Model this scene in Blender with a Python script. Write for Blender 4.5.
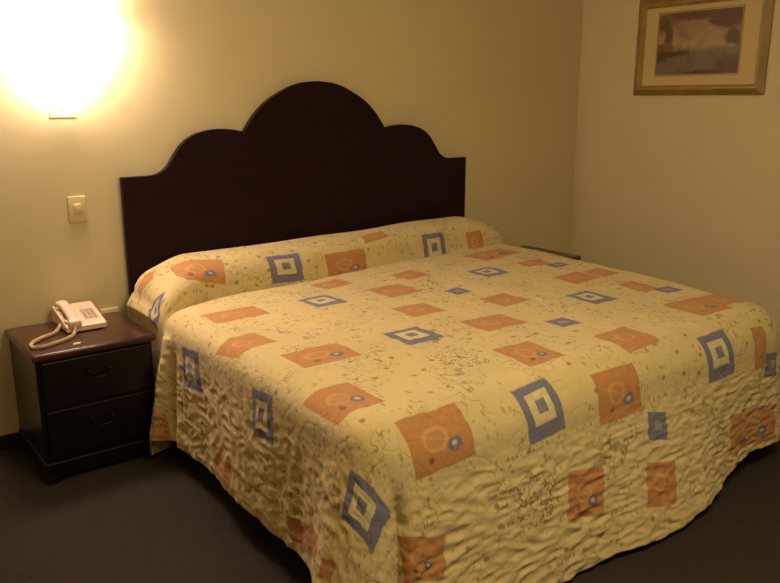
import bpy, bmesh, math, random
from mathutils import Vector, Matrix, noise
random.seed(7)
for o in list(bpy.data.objects): bpy.data.objects.remove(o)
S = bpy.context.scene
COL = S.collection
PI = math.pi
# ------------------------------------------------------------------ camera
cd = bpy.data.cameras.new('camera'); cam = bpy.data.objects.new('camera', cd); COL.objects.link(cam)
cam.location = (-1.0853, -3.3267, 1.4107)
cam.rotation_euler = (math.radians(90 - 13.9245), 0, math.radians(-37.4738))
cd.sensor_fit = 'HORIZONTAL'; cd.sensor_width = 36; cd.lens = 773.88 / 780 * 36; cd.clip_start = .02
S.camera = cam
# ------------------------------------------------------------------ world, light, exposure
w = bpy.data.worlds.new('room_dark'); S.world = w; w.use_nodes = True
w.node_tree.nodes['Background'].inputs[0].default_value = (0, 0, 0, 1)
def area(name, loc, target, size, power, col):
    l = bpy.data.lights.new(name, 'AREA'); l.shape = 'RECTANGLE'; l.size, l.size_y = size
    l.energy = power; l.color = col
    o = bpy.data.objects.new(name, l); COL.objects.link(o); o.location = loc
    o.rotation_euler = (Vector(target) - Vector(loc)).to_track_quat('-Z', 'Y').to_euler(); return o
area('overhead_fill_light', (.25, -2.95, 2.5), (.5, -2.3, 0), (.8, .8), 34, (1, .81, .45))  # soft fill added out of view to lift the whole room, no fixture
SCONCE_E = 46.0
S.view_settings.view_transform = 'Standard'; S.view_settings.look = 'None'
S.view_settings.gamma = 1; S.view_settings.use_curve_mapping = False
S.view_settings.exposure = 0.14

# ------------------------------------------------------------------ node helpers
class N:
    def __init__(s, tree): s.t = tree; s.L = tree.links
    def new(s, typ, **k):
        n = s.t.nodes.new(typ)
        for a, b in k.items(): setattr(n, a, b)
        return n
    def put(s, sock, v):
        if isinstance(v, bpy.types.NodeSocket): s.L.new(v, sock)
        elif v is not None: sock.default_value = v
    def m(s, op, a, b=None, c=None, clamp=False):
        n = s.new('ShaderNodeMath', operation=op, use_clamp=clamp)
        s.put(n.inputs[0], a); s.put(n.inputs[1], b); s.put(n.inputs[2], c); return n.outputs[0]
    def mix(s, f, a, b):
        n = s.new('ShaderNodeMix', data_type='RGBA'); s.put(n.inputs[0], f)
        s.put(n.inputs[6], a); s.put(n.inputs[7], b); return n.outputs[2]
    def noise(s, vec, scale, detail=2, rough=.5):
        n = s.new('ShaderNodeTexNoise'); s.put(n.inputs['Vector'], vec)
        n.inputs['Scale'].default_value = scale; n.inputs['Detail'].default_value = detail
        n.inputs['Roughness'].default_value = rough; return n.outputs['Fac']
    def ramp(s, f, a, b):   # smooth 0..1 between a and b
        n = s.new('ShaderNodeMapRange', interpolation_type='SMOOTHSTEP'); s.put(n.inputs[0], f)
        s.put(n.inputs[1], a); s.put(n.inputs[2], b); return n.outputs[0]
    def scale(s, vec, xyz):
        n = s.new('ShaderNodeMapping'); s.put(n.inputs[0], vec); n.inputs['Scale'].default_value = xyz; return n.outputs[0]
    def bump(s, h, strength, dist):
        n = s.new('ShaderNodeBump'); n.inputs['Strength'].default_value = strength
        n.inputs['Distance'].default_value = dist; s.put(n.inputs['Height'], h); return n.outputs[0]
def material(name, col, rough=.5, **k):
    m = bpy.data.materials.new(name); m.use_nodes = True
    n = N(m.node_tree); b = m.node_tree.nodes['Principled BSDF']
    b.inputs['Base Color'].default_value = (*col, 1); b.inputs['Roughness'].default_value = rough
    for a, v in k.items(): b.inputs[a].default_value = v
    return m, n, b
def objco(n): return n.new('ShaderNodeTexCoord').outputs['Object']

# plaster
def wall_material(name, col):
    m, n, b = material(name, col, .6)
    co = objco(n)
    a = n.noise(co, 3, 3); f = n.noise(co, 55, 3)
    n.put(b.inputs['Base Color'], n.mix(a, (col[0]*.95, col[1]*.94, col[2]*.9, 1), (col[0]*1.03, col[1]*1.02, col[2], 1)))
    n.put(b.inputs['Normal'], n.bump(f, .11, .004))
    return m
M_wall = wall_material('cream_plaster', (.68, .592, .37))
M_ceil = wall_material('ceiling_plaster', (.74, .68, .5))
def carpet():
    m, n, b = material('dark_carpet', (.05, .04, .03), .95)
    co = objco(n)
    a = n.noise(co, 2.2, 3); f = n.noise(co, 260, 2); g = n.noise(co, 60, 2)
    c = n.mix(n.ramp(a, .3, .7), (.033, .027, .023, 1), (.043, .034, .027, 1))
    c = n.mix(n.ramp(f, .35, .7), c, (.060, .049, .040, 1))
    c = n.mix(n.m('MULTIPLY', n.ramp(g, .5, .75), .35), c, (.018, .016, .015, 1))
    n.put(b.inputs['Base Color'], c)
    n.put(b.inputs['Normal'], n.bump(n.m('ADD', f, g), .6, .01))
    b.inputs['Specular IOR Level'].default_value = .1
    return m
M_carpet = carpet()
def wood(name, c1, c2, rough, axis=(1, 14, 14), coat=.25, spec=.5):
    m, n, b = material(name, c1, rough); b.inputs['Specular IOR Level'].default_value = spec
    co = n.scale(objco(n), axis)
    a = n.noise(co, 3, 5, .6)
    n.put(b.inputs['Base Color'], n.mix(n.ramp(a, .35, .7), (*c1, 1), (*c2, 1)))
    n.put(b.inputs['Normal'], n.bump(a, .03, .002))
    b.inputs['Coat Weight'].default_value = coat; b.inputs['Coat Roughness'].default_value = .22
    return m
M_head = wood('dark_headboard_wood', (.013, .0028, .0065), (.018, .0042, .009), .5, (2, 12, 12), .02, .16)
M_ns = wood('shaded_mahogany', (.0035, .0012, .0016), (.0055, .0018, .0022), .38, (2, 12, 12), .3, .3)  # body below the top: shade on the front put into a near-black colour
M_nstop = wood('mahogany_top', (.045, .011, .010), (.07, .017, .014), .3, (2, 14, 12), .35)
M_base = material('dark_baseboard', (.012, .010, .009), .6)[0]
M_steel = material('aged_brass', (.035, .03, .027), .35, Metallic=1)[0]
M_phone = material('ivory_plastic', (.78, .61, .48), .38)[0]
M_key = material('grey_key_plastic', (.50, .39, .32), .45)[0]
M_panel = material('grey_panel', (.58, .45, .35), .5)[0]
M_cord = material('beige_cord', (.62, .46, .31), .5)[0]
M_plate = material('beige_switch_plastic', (.68, .57, .34), .4)[0]
M_paper = material('white_paper', (.75, .66, .55), .6)[0]
M_gold = wood('gilt_frame_wood', (.36, .21, .055), (.46, .29, .085), .38, (3, 3, 3), .1)
M_gold2 = wood('dull_gilt_edge', (.26, .16, .04), (.34, .215, .06), .45, (3, 3, 3), .1)
M_mat = material('cream_mount_board', (.62, .49, .23), .7)[0]
M_mattress = material('white_ticking', (.6, .55, .42), .9)[0]
def glow():
    m, n, b = material('lit_frosted_glass', (.9, .85, .75), .5)
    b.inputs['Emission Color'].default_value = (1, .755, .58, 1)
    b.inputs['Emission Strength'].default_value = SCONCE_E
    return m
M_glow = glow()
def painting():
    m, n, b = material('river_landscape_print', (.3, .2, .1), .35)
    co = objco(n); sp = n.new('ShaderNodeSeparateXYZ'); n.put(sp.inputs[0], co)
    # object space: Y runs from the far edge (+) to the near edge (-), Z up, centred on the print
    wob = n.noise(co, 13, 5, .6); wb = n.m('MULTIPLY', n.m('SUBTRACT', wob, .5), .16)
    u = n.m('ADD', n.m('MULTIPLY', sp.outputs[1], -1 / .247), n.m('MULTIPLY', wb, 2.3))   # -1 left, 1 right
    v = n.m('ADD', n.m('MULTIPLY', sp.outputs[2], 1 / .167), n.m('MULTIPLY', wb, 2.3))
    def blob(cx, cy, rx, ry, soft=.5):
        d = n.m('SQRT', n.m('ADD', n.m('POWER', n.m('DIVIDE', n.m('SUBTRACT', u, cx), rx), 2), n.m('POWER', n.m('DIVIDE', n.m('SUBTRACT', v, cy), ry), 2)))
        return n.ramp(d, 1, 1 - soft)
    c = n.mix(n.ramp(v, -.2, .6), (.46, .33, .14, 1), (.34, .22, .12, 1))
    c = n.mix(n.ramp(v, -.05, -.3), c, (.20, .155, .09, 1))
    def lay(c, f, col): return n.mix(f, c, (*col, 1))
    c = lay(c, blob(-.1, .95, .9, .35), (.15, .065, .035))
    c = lay(c, blob(.35, .35, .25, .2), (.42, .27, .17))
    c = lay(c, blob(.75, .75, .55, .45), (.13, .055, .035))
    c = lay(c, blob(.45, .62, .35, .14), (.12, .055, .03))
    c = lay(c, blob(-.75, .35, .16, .5), (.14, .07, .02))
    c = lay(c, blob(-.9, .7, .35, .3), (.17, .09, .035))
    c = lay(c, blob(-.8, -.12, .35, .2), (.22, .12, .04))
    c = lay(c, blob(-.6, -.33, .55, .13), (.11, .055, .025))
    c = lay(c, blob(-1.0, -.4, .35, .25), (.10, .05, .02))
    c = lay(c, blob(-.45, -.75, .6, .25), (.19, .145, .10))
    c = lay(c, blob(.85, .1, .28, .4), (.14, .06, .03))
    c = lay(c, blob(.8, -.15, .14, .1), (.36, .24, .16))
    c = lay(c, blob(.85, -.8, .55, .5), (.12, .055, .025))
    c = lay(c, blob(.2, -.98, .6, .16), (.09, .045, .012))
    c = n.mix(n.m('MULTIPLY', n.ramp(n.noise(co, 16, 3), .45, .72), .45), c, (.09, .05, .025, 1))
    n.put(b.inputs['Base Color'], c)
    return m
M_art = painting()

# ------------------------------------------------------------------ fabric with printed motifs
# (kind, centre u, centre v, half width, half height, rotation)   u, v in metres on the cloth
MOTIFS = [
#MOTIFS_BEGIN
    ('spot', 0.214, -0.194, 0.112, 0.065, -0.18),
    ('blue', 0.633, -0.222, 0.087, 0.066, 0.03),
    ('spot', 0.975, -0.24, 0.118, 0.065, 0.04),
    ('orange', 1.193, -0.097, 0.074, 0.032, 0.18),
    ('blue', 1.55, -0.229, 0.075, 0.09, 0.01),
    ('orange', 1.838, -0.235, 0.055, 0.066, 0.07),
    ('orange', 0.006, -0.048, 0.055, 0.055, -0.46),
    ('blue', -0.094, -0.266, 0.062, 0.033, -0.46),
    ('orange', 0.189, -0.686, 0.109, 0.074, -0.03),
    ('blue', 0.552, -0.737, 0.071, 0.083, 0.04),
    ('orange', 0.764, -0.485, 0.079, 0.064, 0.16),
    ('orange', 0.05, -1.032, 0.084, 0.076, 0.14),
    ('spot', 0.176, -1.32, 0.106, 0.078, -0.01),
    ('spot', 0.029, -1.655, 0.081, 0.093, -0.01),
    ('spot', 0.165, -1.928, 0.109, 0.075, 0.05),
    ('blue', 0.547, -1.331, 0.079, 0.076, 0.04),
    ('orange', 0.782, -1.076, 0.085, 0.075, 0.03),
    ('orange', 0.908, -0.756, 0.087, 0.086, 0.01),
    ('orange', 1.136, -0.588, 0.068, 0.068, 0.12),
    ('spot', 1.74, -0.517, 0.132, 0.085, 0.02),
    ('blue', 1.449, -0.78, 0.073, 0.075, 0.02),
    ('small', 1.107, -0.941, 0.045, 0.046, 0.06),
    ('orange', 1.156, -1.174, 0.072, 0.076, -0.0),
    ('orange', 0.89, -1.381, 0.102, 0.078, -0.01),
    ('small', 1.089, -1.54, 0.048, 0.05, -0.05),
    ('spot', 0.727, -1.704, 0.079, 0.09, -0.07),
    ('blue', 1.456, -1.377, 0.073, 0.079, 0.04),
    ('orange', 1.675, -1.121, 0.088, 0.07, 0.02),
    ('orange', 1.838, -1.128, 0.062, 0.063, 0.05),
    ('orange', 1.765, -1.386, 0.05, 0.074, -0.04),
    ('small', 1.825, -1.49, 0.056, 0.038, -0.02),
    ('orange', 1.734, -0.809, 0.074, 0.055, -0.19),
    ('small', 1.795, -0.905, 0.053, 0.037, 0.01),
    ('spot', 1.7, -1.709, 0.1, 0.093, -0.07),
    ('orange', 1.862, -1.711, 0.064, 0.073, -0.14),
    ('orange', 1.124, -1.792, 0.094, 0.076, 0.07),
    ('blue', 0.558, -1.946, 0.078, 0.084, 0.06),
    ('spot', 0.904, -1.986, 0.105, 0.082, -0.03),
    ('blue', 1.491, -1.976, 0.085, 0.085, 0.01),
    ('orange', 1.764, -2.005, 0.042, 0.079, -0.1),
    ('small', 1.854, -2.088, 0.054, 0.047, -0.13),
    ('small', 1.067, -2.136, 0.048, 0.046, -0.23),
    ('spot', 1.699, -2.303, 0.173, 0.072, -0.1),
    ('spot', 0.696, -2.246, 0.081, 0.075, -0.2),
    ('orange', 1.034, -2.322, 0.072, 0.071, -0.22),
    ('spot', 0.023, -2.212, 0.11, 0.06, -0.19),
    ('blue', -0.175, -1.961, 0.066, 0.099, 0.22),
    ('blue', -0.147, -0.752, 0.075, 0.081, 0.08),
    ('blue', -0.152, -1.338, 0.074, 0.068, 0.08),
    ('spot', -0.429, -0.526, 0.053, 0.018, 0.1),
    ('orange', -0.432, -1.041, 0.047, 0.085, -0.02),
    ('orange', -0.421, -1.62, 0.036, 0.131, 0.22),
    ('orange', -0.408, -1.871, 0.026, 0.052, 0.2),
#MOTIFS_END
]
def motif_group(kind):
    g = bpy.data.node_groups.new('printed_' + kind, 'ShaderNodeTree')
    for nm, t in (('UV', 'NodeSocketVector'), ('Color', 'NodeSocketColor'), ('Wobble', 'NodeSocketFloat'), ('Grain', 'NodeSocketFloat'),
                  ('CX', 'NodeSocketFloat'), ('CY', 'NodeSocketFloat'), ('HX', 'NodeSocketFloat'), ('HY', 'NodeSocketFloat'), ('Rot', 'NodeSocketFloat')):
        g.interface.new_socket(nm, in_out='INPUT', socket_type=t)
    g.interface.new_socket('Color', in_out='OUTPUT', socket_type='NodeSocketColor')
    n = N(g); i = n.new('NodeGroupInput').outputs; o = n.new('NodeGroupOutput')
    sp = n.new('ShaderNodeSeparateXYZ'); n.put(sp.inputs[0], i['UV'])
    x = n.m('SUBTRACT', sp.outputs[0], i['CX']); y = n.m('SUBTRACT', sp.outputs[1], i['CY'])
    c_, s_ = n.m('COSINE', i['Rot']), n.m('SINE', i['Rot'])
    qx = n.m('DIVIDE', n.m('ADD', n.m('MULTIPLY', x, c_), n.m('MULTIPLY', y, s_)), i['HX'])
    qy = n.m('DIVIDE', n.m('SUBTRACT', n.m('MULTIPLY', y, c_), n.m('MULTIPLY', x, s_)), i['HY'])
    wb = i['Wobble']
    def box(cx, cy, hx, hy):
        a = n.m('DIVIDE', n.m('ABSOLUTE', n.m('SUBTRACT', qx, cx)), hx); b = n.m('DIVIDE', n.m('ABSOLUTE', n.m('SUBTRACT', qy, cy)), hy)
        return n.ramp(n.m('ADD', n.m('MAXIMUM', a, b), n.m('MULTIPLY', wb, .15 / min(hx, hy) ** .5)), 1.04, .96)
    def rad(cx, cy):
        return n.m('ADD', n.m('SQRT', n.m('ADD', n.m('POWER', n.m('SUBTRACT', qx, cx), 2), n.m('POWER', n.m('SUBTRACT', qy, cy), 2))), n.m('MULTIPLY', wb, .3))
    col = i['Color']; gr = i['Grain']
    if kind == 'blue':
        blue = n.mix(gr, (.10, .10, .215, 1), (.165, .165, .31, 1))
        f = box(0, 0, 1, 1)
        inner = n.mix(box(0, .1, .6, .56), blue, n.mix(gr, (.58, .50, .33, 1), (.72, .62, .38, 1)))
        inner = n.mix(box(.02, .13, .26, .24), inner, (.16, .16, .28, 1))
    elif kind == 'small':
        blue = n.mix(gr, (.11, .11, .21, 1), (.17, .165, .29, 1))
        f = box(0, 0, 1, 1)
        inner = n.mix(n.m('MULTIPLY', box(.05, .05, .4, .3), .6), blue, (.4, .36, .38, 1))
    else:
        org = n.mix(gr, (.42, .165, .058, 1), (.54, .245, .095, 1))
        f = box(0, 0, 1, 1)
        ring = n.ramp(n.m('ABSOLUTE', n.m('SUBTRACT', rad(-.12, .05), .36)), .085, .04)
        inner = n.mix(n.m('MULTIPLY', ring, .38), org, (.70, .44, .18, 1))
        lin = n.ramp(n.m('ABSOLUTE', n.m('ADD', qy, n.m('MULTIPLY', qx, .5))), .07, .03)
        inner = n.mix(n.m('MULTIPLY', n.m('MULTIPLY', lin, n.ramp(rad(0, 0), .8, .7)), .3), inner, (.66, .4, .15, 1))
        if kind == 'spot':
            inner = n.mix(n.ramp(rad(.4, -.32), .27, .22), inner, (.14, .13, .22, 1))
            inner = n.mix(n.ramp(rad(.4, -.3), .13, .08), inner, (.6, .5, .4, 1))
            inner = n.mix(n.ramp(rad(-.4, -.55), .13, .1), inner, (.2, .07, .05, 1))
        edge = n.m('SUBTRACT', f, box(0, 0, .94, .94))
        inner = n.mix(n.m('MULTIPLY', edge, .35), inner, (.38, .13, .035, 1))
    f = n.m('MULTIPLY', f, n.m('ADD', .78, n.m('MULTIPLY', gr, .2)))
    n.put(o.inputs[0], n.mix(f, col, inner))
    return g
def fabric():
    m, n, b = material('printed_quilt_cotton', (.7, .58, .3), .85)
    uv = n.new('ShaderNodeUVMap', uv_map='UVMap').outputs[0]
    sp = n.new('ShaderNodeSeparateXYZ'); n.put(sp.inputs[0], uv); U, V = sp.outputs[0], sp.outputs[1]
    big = n.noise(uv, 4, 2)
    c = n.mix(n.ramp(big, .35, .65), (.66, .525, .27, 1), (.62, .51, .28, 1))
    c = n.mix(n.m('MULTIPLY', n.ramp(n.noise(uv, 14, 3), .52, .66), .35), c, (.62, .50, .19, 1))
    # seed-like olive specks
    def specks(scale, r0, r1, keep, col, amt, c, sx=1, sy=1):
        vo = n.new('ShaderNodeTexVoronoi', feature='F1'); n.put(vo.inputs['Vector'], n.scale(uv, (sx, sy, 1))); vo.inputs['Scale'].default_value = scale
        hue = n.new('ShaderNodeSeparateColor'); n.put(hue.inputs[0], vo.outputs['Color'])
        k = n.m('MULTIPLY', n.ramp(vo.outputs['Distance'], r1, r0), n.m('GREATER_THAN', hue.outputs[0], keep))
        return n.mix(n.m('MULTIPLY', k, amt), c, (*col, 1))
    c = specks(13, .09, .19, .25, (.22, .17, .05), .75, c, 1, 1.3)
    c = specks(19, .10, .22, .3, (.32, .25, .08), .65, c, 1.5, .8)
    c = specks(33, .1, .24, .45, (.30, .23, .08), .5, c)
    # pen-like curling lines
    def doodle(scale, th, mask_scale, lo, hi, c, amt):
        a = n.noise(uv, scale, 1)
        ln = n.ramp(n.m('ABSOLUTE', n.m('SUBTRACT', a, .5)), th, th * .35)
        mk = n.ramp(n.noise(n.scale(uv, (1.03, .97, 1)), mask_scale, 1), lo, hi)
        return n.mix(n.m('MULTIPLY', n.m('MULTIPLY', ln, mk), amt), c, (.20, .145, .05, 1))
    c = doodle(17, .016, 5, .52, .56, c, .6)
    c = doodle(30, .022, 6.3, .55, .6, c, .55)
    # rows of scribbled writing
    rowf = n.m('FRACT', n.m('MULTIPLY', V, 11)); 
    rowm = n.ramp(n.m('ABSOLUTE', n.m('SUBTRACT', rowf, .5)), .09, .05)
    wr = n.ramp(n.noise(n.scale(uv, (60, 25, 1)), 1, 2), .55, .6)
    mk = n.ramp(n.noise(uv, 4.1, 0), .58, .62)
    c = n.mix(n.m('MULTIPLY', n.m('MULTIPLY', n.m('MULTIPLY', rowm, wr), mk), .7), c, (.22, .16, .08, 1))
    # sketched hatch boxes
    def sketch(cx, cy, hx, hy, c):
        x = n.m('ABSOLUTE', n.m('SUBTRACT', U, cx)); y = n.m('ABSOLUTE', n.m('SUBTRACT', V, cy))
        ins = n.m('MULTIPLY', n.ramp(x, hx * 1.05, hx * .95), n.ramp(y, hy * 1.05, hy * .95))
        a = n.noise(uv, 26, 1.0)
        ln = n.ramp(n.m('ABSOLUTE', n.m('SUBTRACT', n.m('FRACT', n.m('MULTIPLY', a, 5)), .5)), .12, .05)
        return n.mix(n.m('MULTIPLY', n.m('MULTIPLY', ins, ln), .9), c, (.22, .155, .06, 1))
    for q in SKETCHES: c = sketch(*q, c)
    wob = n.m('SUBTRACT', n.noise(uv, 22, 2), .5); grain = n.ramp(n.noise(uv, 45, 3), .3, .7)
    G = {}
    for kind, cx, cy, hx, hy, rot in MOTIFS:
        if kind not in G: G[kind] = motif_group(kind)
        g = n.new('ShaderNodeGroup', node_tree=G[kind])
        vm = n.new('ShaderNodeVectorMath', operation='MULTIPLY_ADD')   # evaluates the motifs one after another
        n.put(vm.inputs[0], c); vm.inputs[1].default_value = (1e-7,) * 3; n.put(vm.inputs[2], uv)
        n.put(g.inputs['UV'], vm.outputs[0]); n.put(g.inputs['Color'], c); n.put(g.inputs['Wobble'], wob); n.put(g.inputs['Grain'], grain)
        for k, v in (('CX', cx), ('CY', cy), ('HX', hx), ('HY', hy), ('Rot', rot)): g.inputs[k].default_value = v
        c = g.outputs[0]
    n.put(b.inputs['Base Color'], c)
    # quilting: meandering stitch lines
    q = n.noise(uv, 12, 1)
    st = n.ramp(n.m('ABSOLUTE', n.m('SUBTRACT', n.m('FRACT', n.m('MULTIPLY', q, 5)), .5)), 0, .3)
    fine = n.noise(uv, 180, 2)
    n.put(b.inputs['Normal'], n.bump(n.m('ADD', st, n.m('MULTIPLY', fine, .25)), .16, .006))
    b.inputs['Sheen Weight'].default_value = .1; b.inputs['Specular IOR Level'].default_value = .2
    return m
SKETCHES = [
#SK_BEGIN
    (0.511, -1.601, 0.078, 0.077),
    (0.487, -2.196, 0.092, 0.071),
    (-0.362, -1.499, 0.082, 0.068),
#SK_END
]

# ------------------------------------------------------------------ mesh helpers
def obj(name, bm, mat, parent=None, smooth=False):
    bmesh.ops.recalc_face_normals(bm, faces=bm.faces)
    me = bpy.data.meshes.new(name); bm.to_mesh(me); bm.free()
    me.materials.append(mat)
    if smooth:
        for p in me.polygons: p.use_smooth = True
    o = bpy.data.objects.new(name, me); COL.objects.link(o)
    if parent: o.parent = parent
    return o
def add_box(bm, lo, hi, bevel=0, seg=2):
    r = bmesh.ops.create_cube(bm, size=1)
    lo, hi = Vector(lo), Vector(hi)
    for v in r['verts']: v.co = Vector([(lo[i] + hi[i]) / 2 + v.co[i] * (hi[i] - lo[i]) for i in range(3)])
    if bevel:
        es = {e for v in r['verts'] for e in v.link_edges}
        bmesh.ops.bevel(bm, geom=list(es), offset=bevel, segments=seg, affect='EDGES', profile=.5)
def box(lo, hi, bevel=0, seg=2):
    bm = bmesh.new(); add_box(bm, lo, hi, bevel, seg); return bm
def add_tube(bm, pts, rad, seg=8, cap=True):
    pts = [Vector(p) for p in pts]; rings = []; up = Vector((.123, .2, 1)).normalized()
    R = rad if hasattr(rad, '__len__') else [rad] * len(pts)
    for i, p in enumerate(pts):
        t = (pts[min(i + 1, len(pts) - 1)] - pts[max(i - 1, 0)]).normalized()
        a = up - t * up.dot(t)
        a = a.normalized() if a.length > 1e-4 else t.orthogonal().normalized()
        up = a; b = t.cross(a)
        rings.append([bm.verts.new(p + (a * math.cos(2 * PI * k / seg) + b * math.sin(2 * PI * k / seg)) * R[i]) for k in range(seg)])
    for A, B in zip(rings, rings[1:]):
        for k in range(seg): bm.faces.new((A[k], A[(k + 1) % seg], B[(k + 1) % seg], B[k]))
    if cap:
        bm.faces.new(rings[0][::-1]); bm.faces.new(rings[-1])
def add_lathe(bm, prof, centre, axis='Z', seg=20):
    rings = []
    for r, h in prof:
        ring = []
        for k in range(seg):
            a = 2 * PI * k / seg
            v = (r * math.cos(a), r * math.sin(a), h) if axis == 'Z' else (r * math.cos(a), -h, r * math.sin(a))
            ring.append(bm.verts.new(Vector(centre) + Vector(v)))
        rings.append(ring)
    for A, B in zip(rings, rings[1:]):
        for k in range(seg): bm.faces.new((A[k], A[(k + 1) % seg], B[(k + 1) % seg], B[k]))
    bm.faces.new(rings[0][::-1]); bm.faces.new(rings[-1])
def add_prism(bm, poly, fn0, fn1, bevel=0):
    """poly: 2-D outline; fn0/fn1 map it to the two end faces"""
    A = [bm.verts.new(fn0(*p)) for p in poly]; B = [bm.verts.new(fn1(*p)) for p in poly]
    f0 = bm.faces.new(A[::-1]); f1 = bm.faces.new(B); n = len(poly)
    for k in range(n): bm.faces.new((A[k], A[(k + 1) % n], B[(k + 1) % n], B[k]))
    if bevel:
        es = list(f0.edges) + list(f1.edges)
        bmesh.ops.bevel(bm, geom=es, offset=bevel, segments=2, affect='EDGES', profile=.5)
def catmull(pts, n=8):
    out = []
    P = [pts[0]] + list(pts) + [pts[-1]]
    for i in range(1, len(P) - 2):
        for k in range(n):
            t = k / n; a, b, c, d = [Vector(q) for q in P[i - 1:i + 3]]
            out.append(.5 * ((2 * b) + (c - a) * t + (2 * a - 5 * b + 4 * c - d) * t * t + (3 * b - a - 3 * c + d) * t ** 3))
    out.append(Vector(pts[-1])); return out
def empty(name, loc, label, cat, group=None, rz=0):
    o = bpy.data.objects.new(name, None); COL.objects.link(o); o.location = loc; o.rotation_euler = (0, 0, rz)
    o.empty_display_size = .1; return tag(o, label, cat, group)
def tag(o, label, cat, group=None):
    o['label'] = label; o['category'] = cat
    if group: o['group'] = group
    return o
def struct(name, bm, m):
    o = obj(name, bm, m); o['kind'] = 'structure'; return o
def sst(x, a, b):
    t = max(0, min(1, (x - a) / (b - a))); return t * t * (3 - 2 * t)

# ------------------------------------------------------------------ the room
XL, XR, YF, H = -2.2, 2.987, -4.7, 2.6
struct('floor', box((XL - .1, YF - .1, -.1), (XR + .1, .1, 0)), M_carpet)
struct('ceiling', box((XL - .1, YF - .1, H), (XR + .1, .1, H + .1)), M_ceil)
struct('wall_back', box((XL - .1, 0, 0), (XR + .1, .1, H)), M_wall)
struct('wall_right', box((XR, YF, 0), (XR + .1, 0, H)), M_wall)
struct('wall_left', box((XL - .1, YF, 0), (XL, 0, H)), M_wall)
struct('wall_front', box((XL - .1, YF - .1, 0), (XR + .1, YF, H)), M_wall)
BH = .064
struct('baseboard_back', box((XL, -.012, 0), (XR, 0, BH), .003), M_base)
struct('baseboard_right', box((XR - .012, YF, 0), (XR, -.012, BH), .003), M_base)
struct('baseboard_left', box((XL, YF, 0), (XL + .012, -.012, BH), .003), M_base)

# ------------------------------------------------------------------ bed: headboard, mattress, base
W = 1.99
bed = empty('bed', (W / 2, -.05, 0), 'wide bed with a dark scalloped wooden headboard against the wall', 'bed')
def place(o): o.parent = bed; o.location = (-W / 2, .05, 0); return o
lobe = catmull([(.125, 1.092), (.17, 1.098), (.213, 1.125), (.247, 1.172), (.288, 1.222), (.34, 1.257), (.403, 1.276), (.45, 1.282), (.5, 1.282), (.55, 1.276), (.59, 1.266)], 5)
dome = catmull([(.59, 1.266), (.615, 1.302), (.66, 1.356), (.73, 1.414), (.834, 1.467), (.91, 1.490), (.995, 1.498)], 6)
half = [Vector((.010, .25)), Vector((.010, 1.092))] + lobe + dome[1:]
poly = [tuple(p) for p in half] + [(W - p[0], p[1]) for p in reversed(half[:-1])]
bm = bmesh.new()
add_prism(bm, poly, lambda x, z: (x, -.044, z), lambda x, z: (x, -.012, z), .004)
place(obj('headboard', bm, M_head))
for x in (.18, W - .18):
    place(obj('headboard_leg', box((x - .04, -.045, 0), (x + .04, -.013, .26)), M_head))

# cloth shape --------------------------------------------------------------
C_HL, C_FL, C_FR, C_HR = Vector((-.005, -.075)), Vector((-.07, -1.93)), Vector((2.0, -1.95)), Vector((2.09, -.075))
def rounded_outline(step):
    cs = [(C_HL, .06), (C_FL, .15), (C_FR, .14), (C_HR, .06)]
    out = []; k = len(cs); segs = []
    for i in range(k):
        p, r = cs[i]; a = (cs[i - 1][0] - p).normalized(); b = (cs[(i + 1) % k][0] - p).normalized()
        half_ang = a.angle(b) / 2; d = r / math.tan(half_ang)
        c = p + (a + b).normalized() * (r / math.sin(half_ang))
        segs.append((p + a * d, p + b * d, c, r))
    for i in range(k):
        p0, p1, c, r = segs[i]
        a0 = math.atan2(*(p0 - c).yx); a1 = math.atan2(*(p1 - c).yx)
        da = (a1 - a0 + PI) % (2 * PI) - PI
        n = max(10, int(abs(da) * r / step * 1.3))
        for j in range(n):
            a = a0 + da * j / n; nv = Vector((math.cos(a), math.sin(a))); out.append((c + nv * r, nv))
        q0, q1 = p1, segs[(i + 1) % k][0]; t = (q1 - q0).normalized(); nv = Vector((t.y, -t.x))
        if nv.dot(q0 - Vector((1, -1))) < 0: nv = -nv
        n = int((q1 - q0).length / step)
        for j in range(n): out.append((q0.lerp(q1, j / n), nv))
    return out
def crease_y(x):
    pts = [(-.1, -.49), (.06, -.44), (.22, -.365), (.68, -.32), (1.3, -.285), (1.7, -.28), (2.15, -.31), (2.4, -.33)]
    for (a, b), (c, d) in zip(pts, pts[1:]):
        if x <= c: return b + (d - b) * max(0, (x - a) / (c - a))
    return -.4
def roll(x, y):
    yc = crease_y(x); y1 = .0; ym = (yc + y1) / 2; hw = (y1 - yc) / 2
    q = abs((y - ym) / hw)
    f = .50 + .50 * sst(x, -.04, .24)
    f *= .40 + .60 * sst(2.1 - x, -.12, .32)
    lump = 1 + .05 * noise.noise((x * 2.6, y * 2, 3.3))
    z = .150 * f * lump * (max(0, 1 - q ** 2.4) ** .46)
    z -= .026 * math.exp(-((y - yc + .006) / .013) ** 2) * f
    z -= .006 * math.exp(-((y - yc + .05) / .06) ** 2)
    return z
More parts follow.
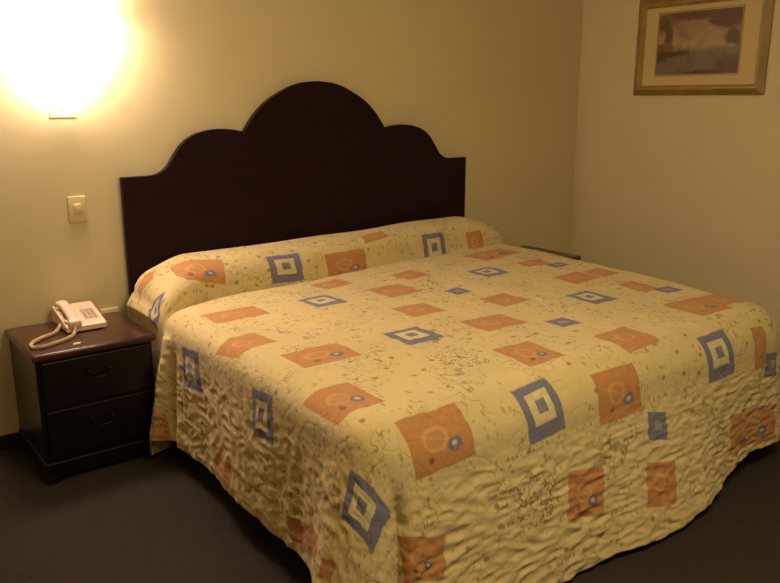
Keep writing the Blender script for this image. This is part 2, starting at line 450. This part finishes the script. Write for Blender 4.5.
# extra cloth length over the roll (so the print does not stretch there)
TAB = []; acc = 0
for k in range(241):
    y = -.6 + .6 * k / 240
    if k: acc += math.hypot(.6 / 240, roll(1., y) - roll(1., y - .6 / 240)) - .6 / 240
    TAB.append(acc)
def extra(x, y):
    y = y - crease_y(x) + crease_y(1.)
    t = max(0, min(239.99, (y + .6) / .6 * 240)); i = int(t); return TAB[i] + (TAB[i + 1] - TAB[i]) * (t - i)
ZT = .612
def top_z(x, y):
    z = ZT + roll(x, y) + .022 * sst(x, .9, 1.9) * sst(y, -1.9, -1.0) + .010 * noise.noise((x * 2.2, y * 2.2, .7))
    return z
def bedspread():
    out = rounded_outline(.009); n = len(out)
    ctr = Vector((1.04, -1.0))
    ss = [0]
    while ss[-1] < 1:
        s = ss[-1]; ss.append(s + (.005 if s < .15 else .010))
    ss[-1] = .999
    NR = 100
    verts, uvs, faces, info = [], [], [], []
    arc = 0; cols = []
    for i, (P, nv) in enumerate(out):
        if i: arc += (P - out[i - 1][0]).length
        wl, wr, wf, wh = max(0, -nv.x) ** 2, max(0, nv.x) ** 2, max(0, -nv.y) ** 2, max(0, nv.y) ** 2
        tot = wl + wr + wf + wh
        re = (wl * .085 + wr * .10 + wf * .15 + wh * .05) / tot
        # the slope at the head end of the sides stays tight
        col = []
        for s in reversed(ss):
            p = ctr + (P - ctr) * (1 - s)
            d = s * (P - ctr).dot(nv)
            drop = 0 if d >= re else re - math.sqrt(max(0, re * re - (re - d) ** 2))
            z = top_z(*p) - drop
            col.append((Vector((p.x, p.y, z)), d, 0.0))
        z0 = col[-1][0].z
        # ---- hanging skirt
        s_ = arc
        hem = (wl * (.115 + .03 * noise.noise((s_ * 2.3, 1, 0))) + wf * (.022 + .018 * noise.noise((s_ * 3, 5, 0)) + .065 * sst(P.x, 1.2, 1.75)) + wr * .08 + wh * .3) / tot
        flare = (wl * .022 + wf * (.085 - .04 * sst(P.x, 1.25, 1.7)) + wr * .03 + wh * 0) / tot
        if wl > .5 and P.y > -.5: hem = .035
        for j in range(1, NR + 1):
            f = j / NR; d = (z0 - hem) * f
            a = 1 if wh < .3 else 0
            fold = a * f ** .8 * (.028 * noise.noise((s_ * 3.1, f * .4, 9)) + .012 * noise.noise((s_ * 9, f * .8, 4)))
            # flap gathered round the foot-left corner, ending in a fold on the foot side
            cx = P.x - C_FL.x; cy = P.y - C_FL.y
            if P.y < -1.3:
                onside = 1 - sst(cx, .062, .076) if nv.y < -.5 else 1
                ramp_in = 1 - sst(cy, .13, .28)
                fold += .072 * onside * ramp_in * f
                if nv.y < -.5: fold -= .032 * math.exp(-((cx - .088) / .016) ** 2) * sst(f, 0, .3)
            if wl > .5:
                fold += .034 * sst(P.y, -.44, -.36) * sst(f, -.04, .10) * (1 - sst(f, .12, .42))
                fold += .055 * sst(-P.y, .470, .492) * (1 - sst(-P.y, .525, .565)) * (.2 + .8 * f) - .022 * math.exp(-((P.y + .585) / .03) ** 2) * sst(f, 0, .25)
            if wf > .5:
                fold += .045 * math.exp(-((P.x - 1.05) / .28) ** 2) * f
            off = flare * f ** 1.1 + fold
            q = P + nv * off
            if P.y > -.470:                       # squeezed between the mattress and the nightstands
                low = sst(z0 - d, .665, .515)
                if nv.x < -.3: q.x = max(q.x, -.09 + .07 * low)
                if nv.x > .3: q.x = min(q.x, 2.12 - .06 * low)
            col.append((Vector((q.x, q.y, z0 - d)), -1, f))
        cols.append((P, nv, col, (wl / tot, wr / tot, wf / tot, wh / tot)))
    for P, nv, col, wts in cols:
        base = last = None; acc2 = 0
        for (p, d, f) in col:
            if d >= 0:                       # lying on top: plan position, plus the length taken up by the rounded edge
                if d < .18 and last is not None:
                    acc2 += (p - last).length - (p - last).xy.length
                uv = Vector((p.x, p.y + extra(p.x, p.y))) + nv * acc2; base = uv.copy()
            else:
                base += nv * (p - last).length; uv = base
            last = p
            verts.append(p); uvs.append(uv.copy()); info.append((wts, f, d))
    R = len(cols[0][2])
    for i in range(n):
        a, b = i * R, ((i + 1) % n) * R
        for j in range(R - 1): faces.append((a + j, a + j + 1, b + j + 1, b + j))
    me = bpy.data.meshes.new('bedspread'); me.from_pydata([tuple(v) for v in verts], [], faces)
    me.update()
    nrm = [v.normal.copy() for v in me.vertices]
    sgn = 1 if nrm[10].z > 0 else -1
    # quilting relief
    for k, v in enumerate(me.vertices):
        wts, f, d = info[k]; u, w_ = uvs[k]
        if d > .06:
            h = .0035 * (noise.noise((u * 11, w_ * 11, 2)) + .6 * noise.noise((u * 23, w_ * 23, 2)))
            amt = 1
        else:
            side = .0042 * (1 - 2.2 * abs(noise.noise((u * 13, w_ * 13, 6)))) + .004 * (1 - 2.4 * abs(noise.noise((u * 30, w_ * 22, 1))))
            foot = .0048 * (1 - 2.4 * abs(noise.noise((u * 11, w_ * 24, 8)))) + .0045 * (1 - 2.4 * abs(noise.noise((u * 17, w_ * 42, 3))))
            h = wts[0] * side * (1 - .8 * sst(v.co.y, -.52, -.48)) + wts[2] * foot + (wts[1] + wts[3]) * .004
            amt = (.15 + .85 * sst(f, -.02, .28))
        v.co += nrm[k] * sgn * h * amt
    uvl = me.uv_layers.new(name='UVMap')
    for lp in me.loops: uvl.data[lp.index].uv = uvs[lp.vertex_index]
    if sgn < 0: me.flip_normals()
    for p in me.polygons: p.use_smooth = True
    me.materials.append(fabric())
    o = bpy.data.objects.new('bedspread', me); COL.objects.link(o)
    md = o.modifiers.new('thickness', 'SOLIDIFY'); md.thickness = .010; md.offset = -1
    return tag(o, 'yellow quilted bedspread printed with orange and blue squares covering the bed', 'bedspread')
bedspread()
bm = bmesh.new()
def slab(bm, z0, z1, grow):
    pts = [(C_HL + Vector((.06 - grow, -.06))), (C_FL + Vector((.09 - grow, .13 - grow))), (C_FR + Vector((-.10 + grow, .13 - grow))), (C_HR + Vector((-.09 + grow, -.06)))]
    add_prism(bm, [tuple(p) for p in pts], lambda x, y: (x, y, z0), lambda x, y: (x, y, z1), .03)
slab(bm, .33, ZT - .075, 0); place(obj('mattress', bm, M_mattress))
bm = bmesh.new(); slab(bm, .10, .33, -.02); place(obj('bed_base', bm, M_mattress))
for x in (.2, 1.85):
    for y in (-.25, -1.65): place(obj('bed_leg', box((x - .03, y - .03, 0), (x + .03, y + .03, .105)), M_head))

# ------------------------------------------------------------------ nightstands
NW, ND, NH = .458, .44, .5155
def nightstand(loc, label):
    t = empty('nightstand', loc, label, 'nightstand', 'matching nightstands either side of the bed')
    w = NW / 2
    # top with a rounded moulded edge
    obj('top', box((-w, -ND, NH - .028), (w, 0, NH), .009, 3), M_nstop, t, True)
    bm = bmesh.new()
    f = -ND + .022
    add_box(bm, (-w + .012, f, .085), (w - .012, -.004, NH - .028), .002)
    obj('carcass', bm, M_ns, t)
    bm = bmesh.new(); add_box(bm, (-w + .006, -ND + .01, .022), (w - .006, -.002, .085), .006)
    for sx in (-1, 1):
        for y in (-ND + .03, -.03): add_box(bm, (sx * (w - .03) - .024, y - .02, 0), (sx * (w - .03) + .024, y + .024, .03), .004)
    obj('plinth', bm, M_ns, t)
    for z0, z1 in ((.105, .288), (.300, .478)):
        d = obj('drawer', box((-w + .03, f - .016, z0), (w - .03, f + .002, z1), .003, 2), M_ns, t)
        zc = (z0 + z1) / 2 + .03
        bm = bmesh.new()
        for sx in (-1, 1): add_lathe(bm, [(.009, 0), (.009, .003), (.004, .005), (.004, .015), (.007, .017), (.006, .022)], (sx * .037, f - .015, zc), 'Y', 12)
        pts = [(-.037, f - .031, zc), (-.036, f - .034, zc - .014), (-.022, f - .034, zc - .024), (0, f - .034, zc - .026), (.022, f - .034, zc - .024), (.036, f - .034, zc - .014), (.037, f - .031, zc)]
        add_tube(bm, [tuple(p) for p in catmull(pts, 4)], .0026, 6)
        h = obj('handle', bm, M_steel, d, True)
    return t
nightstand(((-.5016 - .0433) / 2, -.013, 0), 'dark mahogany nightstand left of the bed with a telephone on it')
def copy_tree(o, parent=None):
    c = o.copy(); COL.objects.link(c)
    if parent: c.parent = parent
    for ch in list(o.children): copy_tree(ch, c)
    return c
ns = bpy.data.objects['nightstand']
ns2 = copy_tree(ns); ns2.location = (2.545 - NW / 2, -.013, 0)
ns2['label'] = 'dark nightstand beyond the bed by the right wall, only its top showing'

# ------------------------------------------------------------------ telephone
PX, PY = -.2435, -.145
ph = empty('telephone', (PX, PY, NH), 'ivory desk telephone with keypad and coiled cord on the nightstand', 'telephone')
w, d = .078, .105
bm = bmesh.new()
side = [(-d, .006), (-d, .024), (-d + .012, .030), (d - .02, .072), (d, .070), (d, .006)]
add_prism(bm, side, lambda y, z: (-w, y, z), lambda y, z: (w, y, z), .004)
obj('phone_base', bm, M_phone, ph)
for sx in (-1, 1):
    for y in (-.08, .08):
        bm = bmesh.new(); add_lathe(bm, [(.008, 0), (.008, .008)], (sx * .055, y, 0), 'Z', 10)
        obj('rubber_foot', bm, M_base, ph)
sl = (.072 - .030) / (2 * d - .032); nz = Vector((0, -sl, 1)).normalized()
def surf(x, y): return Vector((x, y, .030 + (y + d - .012) * sl))
bm = bmesh.new()
q = [(-.002, -.062), (.052, -.062), (.052, .03), (-.002, .03)]
add_prism(bm, q, lambda x, y: surf(x + .01, y) - nz * .001, lambda x, y: surf(x + .01, y) + nz * .0012)
obj('keypad_panel', bm, M_panel, ph)
for r in range(4):
    for c in range(3):
        x, y = .018 + c * .0165, -.048 + r * .0205
        bm = bmesh.new()
        add_prism(bm, [(-.0055, -.006), (.0055, -.006), (.0055, .006), (-.0055, .006)], lambda a, b_: surf(x + a, y + b_) + nz * .0008, lambda a, b_: surf(x + a * .85, y + b_ * .85) + nz * .0045)
        obj('key', bm, M_key, ph)
bm = bmesh.new()
add_prism(bm, [(-.02, -.004), (.03, -.004), (.03, .012), (-.02, .012)], lambda x, y: surf(x + .03, y + .055) - nz * .001, lambda x, y: surf(x + .03, y + .055) + nz * .0015)
obj('number_card', bm, M_paper, ph)
# cradle humps and the handset along the left side
for y in (-.062, .062):
    p = surf(-.045, y); bm = bmesh.new(); add_box(bm, p + Vector((-.028, -.02, -.012)), p + Vector((.024, .02, .010)), .006)
    obj('cradle', bm, M_phone, ph, True)
bm = bmesh.new()
hs = []
for k in range(25):
    f = -1 + 2 * k / 24; y = f * .098 - .013
    r = surf(-.045, y)
    lift = .013 + .009 * (1 - f * f)
    wid = .0185 + .0075 * sst(abs(f), .55, .85) - .006 * sst(abs(f), .95, 1.0)
    hgt = .010 + .011 * sst(abs(f), .5, .8) - .005 * sst(abs(f), .93, 1)
    c = r + nz * (lift - (hgt - .010) * .8)
    ring = []
    for a in range(16):
        th = 2 * PI * a / 16; ca, sa = math.cos(th), math.sin(th)
        sx = math.copysign(abs(ca) ** .6, ca) * wid; sz = math.copysign(abs(sa) ** .6, sa) * hgt
        ring.append(bm.verts.new(c + Vector((sx, 0, 0)) + nz * sz))
    hs.append(ring)
for A, B in zip(hs, hs[1:]):
    for k in range(16): bm.faces.new((A[k], A[(k + 1) % 16], B[(k + 1) % 16], B[k]))
bm.faces.new(hs[0]); bm.faces.new(hs[-1][::-1])
obj('handset', bm, M_phone, ph, True)
# coiled cord: handset end, loop over the nightstand top, back to the base
R = .0062; zc = R + .0017
wp = [(-.292, -.256, .030), (-.300, -.278, .014), (-.318, -.305, zc), (-.352, -.335, zc), (-.405, -.364, zc), (-.445, -.377, zc), (-.470, -.372, zc), (-.478, -.348, zc),
      (-.462, -.305, zc), (-.43, -.270, zc), (-.395, -.245, zc), (-.362, -.222, zc), (-.338, -.19, .014), (-.322, -.165, .022)]
path = catmull([(a - PX, b - PY, c) for a, b, c in wp], 30)
pts = []; L = 0
for i in range(len(path) - 1):
    t = (path[i + 1] - path[i]); ln = t.length; t.normalize()
    a = t.cross(Vector((0, 0, 1))).normalized(); b = a.cross(t)
    st = max(1, int(ln / .00045))
    for k in range(st):
        s = L + ln * k / st; th = s / .0042 * 2 * PI
        pts.append(path[i].lerp(path[i + 1], k / st) + (a * math.cos(th) + b * math.sin(th)) * R)
    L += ln
pts = pts[::1]
bm = bmesh.new(); add_tube(bm, pts, .0016, 5)
obj('coiled_cord', bm, M_cord, ph, True)
# small scrap on the front of the nightstand top
bm = bmesh.new()
add_prism(bm, [(-.016, -.006), (.010, -.010), (.017, .003), (-.008, .011)], lambda x, y: (x, y, 0), lambda x, y: (x * .9, y * .9, .003 + .12 * x * x * 20), .0005)
o = obj('paper_scrap', bm, M_paper); o.location = (-.327, -.392, NH); tag(o, 'small pale scrap of paper beside the cord on the nightstand', 'paper')

# ------------------------------------------------------------------ wall sconce
SX = -.19
sc = empty('wall_sconce', (SX, 0, 1.34), 'lit wall lamp with a glowing flared shade left of the headboard', 'wall lamp')
bm = bmesh.new(); add_box(bm, (-.052, -.004, 0), (.052, 0, .056), .002)
obj('wall_plate', bm, M_plate, sc)
bm = bmesh.new(); add_tube(bm, [(0, -.004, .036), (0, -.014, .037), (0, -.018, .044), (0, -.019, .060)], .005, 10)
obj('arm', bm, M_plate, sc, True)
bm = bmesh.new()
prof = [(.036, .052), (.064, .064), (.080, .090), (.095, .125), (.118, .18), (.146, .24), (.18, .31), (.21, .37), (.23, .41)]
NA = 25; gr = []
for off in (0, .006):
    rings = []
    for r, h in prof:
        ring = []
        for k in range(NA):
            a = PI * k / (NA - 1)
            ring.append(bm.verts.new((math.cos(a) * (r - off), -.006 - math.sin(a) * (r - off) * .75, h + (off if h < .07 else 0))))
        rings.append(ring)
    gr.append(rings)
for rings in gr:
    for A, B in zip(rings, rings[1:]):
        for k in range(NA - 1): bm.faces.new((A[k], A[k + 1], B[k + 1], B[k]))
for k in range(NA - 1):
    bm.faces.new((gr[0][-1][k], gr[0][-1][k + 1], gr[1][-1][k + 1], gr[1][-1][k]))
bm.faces.new(gr[0][0]); bm.faces.new(gr[1][0])
for e in (0, -1):
    for j in range(len(prof) - 1): bm.faces.new((gr[0][j][e], gr[0][j + 1][e], gr[1][j + 1][e], gr[1][j][e]))
obj('shade', bm, M_glow, sc, True)

# ------------------------------------------------------------------ switch and socket
sw = empty('light_switch', (-.171, 0, .915), 'beige light switch plate on the wall below the wall lamp', 'light switch')
obj('switch_plate', box((-.036, -.009, 0), (.036, 0, .109), .004, 3), M_plate, sw, True)
obj('rocker', box((-.015, -.014, .034), (.015, -.008, .078), .003, 2), M_plate, sw, True)
so = empty('wall_socket', (-.078, 0, .421), 'beige socket plate on the wall just above the nightstand top behind the telephone', 'socket')
obj('socket_plate', box((-.038, -.011, 0), (.038, 0, .110), .003, 2), M_plate, so, True)

# ------------------------------------------------------------------ picture on the right wall
y0, y1, z0, z1 = -.418, -1.215, 1.4345, 1.973
pc = empty('framed_picture', (XR, (y0 + y1) / 2, (z0 + z1) / 2), 'gilt framed landscape print with cream mount on the right wall', 'picture')
hy, hz = (y0 - y1) / 2, (z1 - z0) / 2
def frame_ring(prof, name, mat, hy_, hz_):
    """prof: (inset from the outer edge, distance out from the wall)"""
    bm = bmesh.new(); R = []
    for ins, out in prof:
        R.append([bm.verts.new((-out, sy * (hy_ - ins), sz * (hz_ - ins))) for sy, sz in ((-1, -1), (1, -1), (1, 1), (-1, 1))])
    R.append(R[0])
    for A, B in zip(R, R[1:]):
        for k in range(4): bm.faces.new((A[k], A[(k + 1) % 4], B[(k + 1) % 4], B[k]))
    return obj(name, bm, mat, pc)
frame_ring([(0, .001), (0, .009), (.004, .012), (.032, .031), (.036, .031), (.036, .001)], 'outer_moulding', M_gold2, hy, hz)
frame_ring([(.0362, .001), (.0362, .031), (.042, .031), (.048, .022), (.056, .012), (.056, .001)], 'inner_moulding', M_gold, hy, hz)
obj('mount', box((-.008, -hy + .05, -hz + .05), (-.002, hy - .05, hz - .05)), M_mat, pc)
a = obj('print', box((-.0012, -.247, -.1672), (.0012, .247, .1672)), M_art, pc)
a.location = (-.0095, (y0 + y1) / -2 + (-.5634 - 1.0577) / 2, -(z0 + z1) / 2 + 1.7157)
frame_ring([(0, .0082), (0, .0105), (.006, .0105), (.006, .0082)], 'mount_slip', M_gold, .256, .176).location = a.location * 1 + Vector((.0095, 0, 0))
